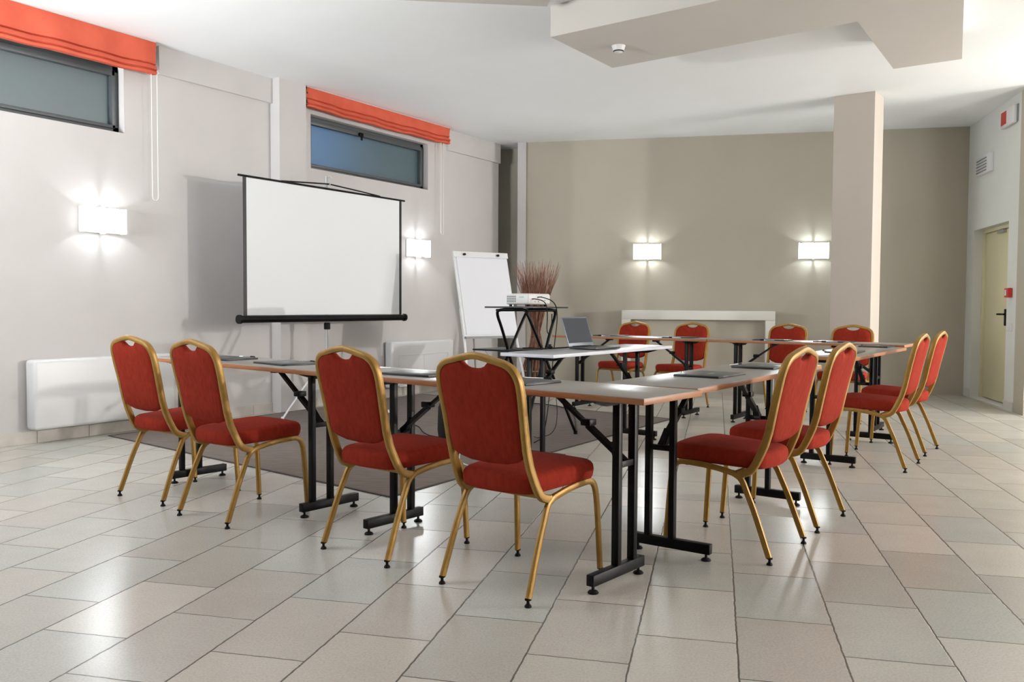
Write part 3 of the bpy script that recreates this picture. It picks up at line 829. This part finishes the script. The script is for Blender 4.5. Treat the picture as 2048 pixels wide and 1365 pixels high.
# ------------------------------------------------------------------ projector stand and projector
ST = Vector((.12, 7.19, .0042)); ua = R(37)
def stand():
    t = thing('projector_stand', 'black folding stand with crossed tube legs holding the projector', 'stand', ST, -ua)
    # local y = u (away right), local x = v (right, towards camera)
    zt, zx = 1.055, .705
    for sx in (-1, 1):
        for su in (-1, 1):
            top = Vector((sx * .150, su * .205, zt)); ft = Vector((sx * .245, -su * .385, .012))
            bend = Vector((sx * .13, su * .18, zt + .006))
            pts = smooth_path([Vector((0, su * .17, zt + .008)), Vector((sx * .12, su * .19, zt + .008)), Vector((sx * .155, su * .215, zt - .01)), top * .85 + ft * .15, (top + ft) / 2, ft], 2)
            bm = B(); tube(bm, pts, .0125, None, 10, Vector((0, 1, .01))); lg = obj('leg', bm, M['black_metal'], t, 50)
            bm = B(); lathe(bm, [(.016, 0), (.016, .03)], ft.x, ft.y, 10, 0); obj('leg_tip', bm, M['black_rubber'], lg)
    bm = B()
    for sx in (-1, 1):
        tube(bm, [(sx * .155, -.205, zt + .002), (sx * .155, .205, zt + .002)], .011, None, 8, Vector((0, 0, 1)))
    box(bm, -.17, .17, -.012, .012, zx - .012, zx + .012)
    obj('cross_rail', bm, M['black_metal'], t)
    bm = B(); box(bm, -.26, .24, -.235, .265, zt + .02, zt + .034, .003); obj('top_tray', bm, M['laminate' if False else 'folder'], t)
    bm = B(); box(bm, -.42, .12, -.2, .2, zx + .012, zx + .026, .006); sh = obj('lower_shelf', bm, M['black_metal'], t)
    bm = B(); tube(bm, [(-.33, -.14, zx + .01), (-.22, -.10, zx - .13)], .003, None, 6); obj('shelf_stay', bm, M['grey_metal'], sh)
    bm = B(); box(bm, -.19, -.1515, -.155, -.015, zt - .008, zt + .012, .002); obj('label_plate', bm, M['grey_metal'], t)
stand()
def projector():
    zb = 1.0938
    t = thing('projector', 'white video projector on the black folding stand, cables at its back', 'projector', (ST.x + .012, ST.y - .02, zb), -ua)
    # rear face towards +x, side face with vents towards -y
    bm = B(); box(bm, -.12, .12, -.155, .155, .015, .105, .018, None, 4); obj('housing', bm, M['white_plastic'], t, 50)
    for x, y in ((-.09, -.12), (.09, -.12), (-.09, .12), (.09, .12)):
        bm = B(); lathe(bm, [(.012, 0), (.012, .018)], x, y, 10); obj('adjustable_foot', bm, M['black_rubber'], t)
    bm = B()
    for i in range(6):
        for j in range(3):
            x = -.100 + i * .0155; z = .035 + j * .019
            box(bm, x, x + .010, -.1568, -.1545, z, z + .014)
    obj('vent_grille', bm, M['vent_dark'], t)
    bm = B(); box(bm, .02, .07, -.1562, -.1545, .072, .080); obj('printed_mark', bm, mat('teal_print', (.30, .50, .45), .5), t)
    bm = B(); tube(bm, [(-.115, .05, .062), (-.15, .05, .062)], .036, None, 20, Vector((0, 0, 1))); obj('lens', bm, M['dark_glass'], t)
    for y, z, w_ in ((-.10, .060, .018), (-.03, .075, .012), (.02, .08, .010), (.07, .05, .014), (-.07, .04, .01), (-.02, .04, .012), (.03, .045, .008)):
        bm = B(); box(bm, .118, .1215, y - w_ / 2, y + w_ / 2, z - .005, z + .005, .001)
        obj('socket', bm, M['vent_dark'], t)
projector()
def cable(name, label, pts, r, m, group=None, it=3):
    bm = B(); o_ = Vector(pts[0]); tube(bm, smooth_path(pts, it), r, None, 6, Vector((.3, .2, 1)).normalized())
    o = obj(name, bm, m); tag(o, label, 'cable', group)
    return o
def su(x, y, z):   # stand local to world
    v = Vector((x, y, z)); v.rotate(Matrix.Rotation(-ua, 3, 'Z')); return v + ST
cable('power_cable', 'black cable plugged into the middle of the projector and hanging in a loop', [su(.1375, -.12, 1.15), su(.17, -.12, 1.152), su(.27, -.10, 1.13), su(.275, -.09, 1.0), su(.26, -.08, .90), su(.25, -.04, .86), su(.255, 0, .92), su(.255, 0, 1.03)], .0042, M['black_rubber'])
cable('video_cable', 'black cable from the right of the projector down towards the floor', [su(.1375, -.04, 1.165), su(.18, -.04, 1.168), su(.275, .02, 1.13), su(.28, .05, 1.0), su(.25, .05, .80), su(.24, .02, .5), su(.25, -.05, .2), su(.26, -.12, .03), su(.30, -.3, .016)], .0042, M['black_rubber'])

# ------------------------------------------------------------------ laptop
def laptop():
    # hinge ends found on the table top
    T = .7742
    h0 = Vector(px_at(1128, 698, T)); h1 = Vector(px_at(1181, 693, T)); hc = (h0 + h1) / 2
    ang = R(36)
    hc = Vector((.535, 6.62))
    t = thing('laptop', 'open dark grey laptop on the white-edged table, screen facing right', 'laptop', (hc.x, hc.y, T), -R(40))
    # local y = along hinge (away), x = towards the user
    w = .165
    bm = B(); box(bm, 0, .245, -w, w, .004, .020, .004); obj('base', bm, M['folder'], t)
    bm = B(); box(bm, .03, .125, -w + .02, w - .02, .0195, .0212); obj('keyboard', bm, M['black_rubber'], t)
    bm = B(); box(bm, .145, .215, -.05, .05, .0195, .0208); obj('touchpad', bm, M['folder_edge'], t)
    a = R(110)       # opening
    lid = Matrix.Translation((.002, 0, .018)) @ Matrix.Rotation(R(-19), 4, 'Y')
    bm = B(); box(bm, -.007, 0, -w, w, 0, .235, .003, lid); ld = obj('lid', bm, M['silver'], t)
    bm = B(); box(bm, 0, .0015, -w + .01, w - .01, .028, .225, 0, lid); obj('display', bm, M['dark_glass'], ld, 0)
    bm = B(); tube(bm, [(0, -.12, .017), (0, .12, .017)], .007, None, 8, Vector((0, 0, 1))); obj('hinge', bm, M['black_rubber'], t)
laptop()
cable('laptop_cable', 'black cable running from the laptop across the white-edged table', [(.50, 6.66, .790), (.42, 6.62, .7802), (.30, 6.50, .7802), (.20, 6.42, .7802), (.16, 6.52, .7802), (.08, 6.50, .7802)], .005, M['black_rubber'])
o = thing('cable_clip', 'small black clip on the rear edge of the white-edged table', 'clip', (.285, 6.49, .7745))
bm = B(); box(bm, -.02, .02, -.015, .015, 0, .022, .004); tube(bm, [(0, 0, .02), (0, 0, .036)], .012, .008, 8); obj('clip_body', bm, M['black_rubber'], o)

# ------------------------------------------------------------------ things on the rug
t = thing('waste_bin', 'black round bin on the rug behind the nearest chair', 'bin', (-.38, 6.55, .0042))
bm = B(); lathe(bm, [(.13, 0), (.17, .03), (.185, .15), (.18, .32), (.15, .40), (.14, .44), (.12, .45)], 0, 0, 28); obj('body', bm, M['black_rubber'], t)
Z = .0085
cable('floor_cable', 'thin black cable winding over the rug towards the bin', [(*px_at(800, 858, Z), Z), (*px_at(835, 848, Z), Z), (*px_at(848, 870, Z), Z), (*px_at(885, 876, Z), Z), (*px_at(910, 880, Z), Z)], .004, M['black_rubber'])
cable('floor_cable', 'thin black cable curving over the rug in front of the bin', [(*px_at(838, 925, Z), Z), (*px_at(850, 912, Z), Z), (*px_at(880, 903, Z), Z), (*px_at(905, 890, Z), Z)], .004, M['black_rubber'])
cable('floor_cable', 'white cable loop lying on the rug under the nearest chair', [(*px_at(920, 905, Z), Z), (*px_at(918, 925, Z), Z), (*px_at(945, 935, Z), Z), (*px_at(985, 928, Z), Z), (*px_at(975, 912, Z), Z), (*px_at(940, 908, Z), Z)], .005, M['white_plastic'])
cable('floor_cable', 'long black cable lying along the far part of the rug', [(*px_at(1048, 806, Z), Z), (*px_at(1090, 809, Z), Z), (*px_at(1130, 815, Z), Z), (*px_at(1150, 830, Z), Z), (*px_at(1152, 868, Z), Z)], .006, M['black_rubber'])
cable('floor_cable', 'thin cable hanging behind the projector stand down to the rug', [su(.2, .1, .5), su(.24, .12, .25), su(.30, .0, .06), su(.20, -.1, .016), su(.12, -.05, .016)], .003, M['black_rubber'])

# ------------------------------------------------------------------ lights
def aim(o, target):
    d = Vector(target) - o.location; o.rotation_euler = d.to_track_quat('-Z', 'Y').to_euler()
W = (1., .965, .93)
# unseen right and rear wall lamps, plus two added fills
light('POINT', 'side_wall_lamp', (11.7, 3.27, 1.85), 1900, .07, (1., .975, .945))
light('POINT', 'corner_fill', (5.5, 7.4, 1.8), 60, .1, (1., .975, .945))  # added fill for the back wall right of the column
light('POINT', 'side_fill', (11.7, .2, 1.75), 200, .12, (1., .975, .945))  # added fill, strengthens the light from the right
light('POINT', 'rear_wall_lamp', (3.6, .2, 1.8), 9, .12, (.95, .98, 1.))
# area fills added out of view to brighten the ceiling
a = light('AREA', 'uplight', (7.4, 2.2, 1.7), 40, 1.2, (.93, .97, 1.), None, 1.2); aim(a, (6.2, 3.2, 3.3))
a = light('AREA', 'ceiling_fill_b', (-5.2, 2.6, 1.7), 265, 1.2, (.93, .97, 1.), None, 1.2, R(118)); aim(a, (-4.0, 4.2, 3.3))
a = light('AREA', 'ceiling_fill_c', (7.4, 6.8, 1.7), 60, 1.0, (.93, .97, 1.), None, 1.0); aim(a, (5.8, 7.2, 3.3))
# blue fill added outside the second window to tint its pane
v = frame(thL, oL, -.9, 6.8)
a = light('AREA', 'blue_pane_fill', (v.x, v.y, 2.9), 3.2, .5, (.10, .36, 1.)); aim(a, frame(thL, oL, -.1, 6.7) + Vector((0, 0, 2.85)))
w = bpy.data.worlds.new('dusk'); bpy.context.scene.world = w; w.use_nodes = True
w.node_tree.nodes['Background'].inputs[0].default_value = (.40, .56, .62, 1); w.node_tree.nodes['Background'].inputs[1].default_value = .55

# ------------------------------------------------------------------ camera
cam = bpy.data.cameras.new('camera'); co = bpy.data.objects.new('camera', cam); C.objects.link(co)
p, r = .0410486, .0051652
r0 = Vector((1, 0, 0)); u0 = Vector((0, math.sin(p), math.cos(p))); f0 = Vector((0, math.cos(p), -math.sin(p)))
rx = r0 * math.cos(r) + u0 * math.sin(r); uy = -r0 * math.sin(r) + u0 * math.cos(r)
co.matrix_world = Matrix(((rx.x, uy.x, -f0.x, 0), (rx.y, uy.y, -f0.y, 0), (rx.z, uy.z, -f0.z, 1.1), (0, 0, 0, 1)))
cam.sensor_width = 36; cam.lens = 1726.79 / 2048 * 36; cam.clip_start = .05
bpy.context.view_layer.update()
TURN = Matrix.Rotation(thL, 4, 'Z')
for o in list(C.objects):
    if o.parent is None: o.matrix_world = TURN @ o.matrix_world
sc = bpy.context.scene; sc.camera = co
sc.view_settings.view_transform = 'Standard'; sc.view_settings.look = 'None'; sc.view_settings.gamma = 1
sc.view_settings.use_curve_mapping = False; sc.view_settings.exposure = -0.13
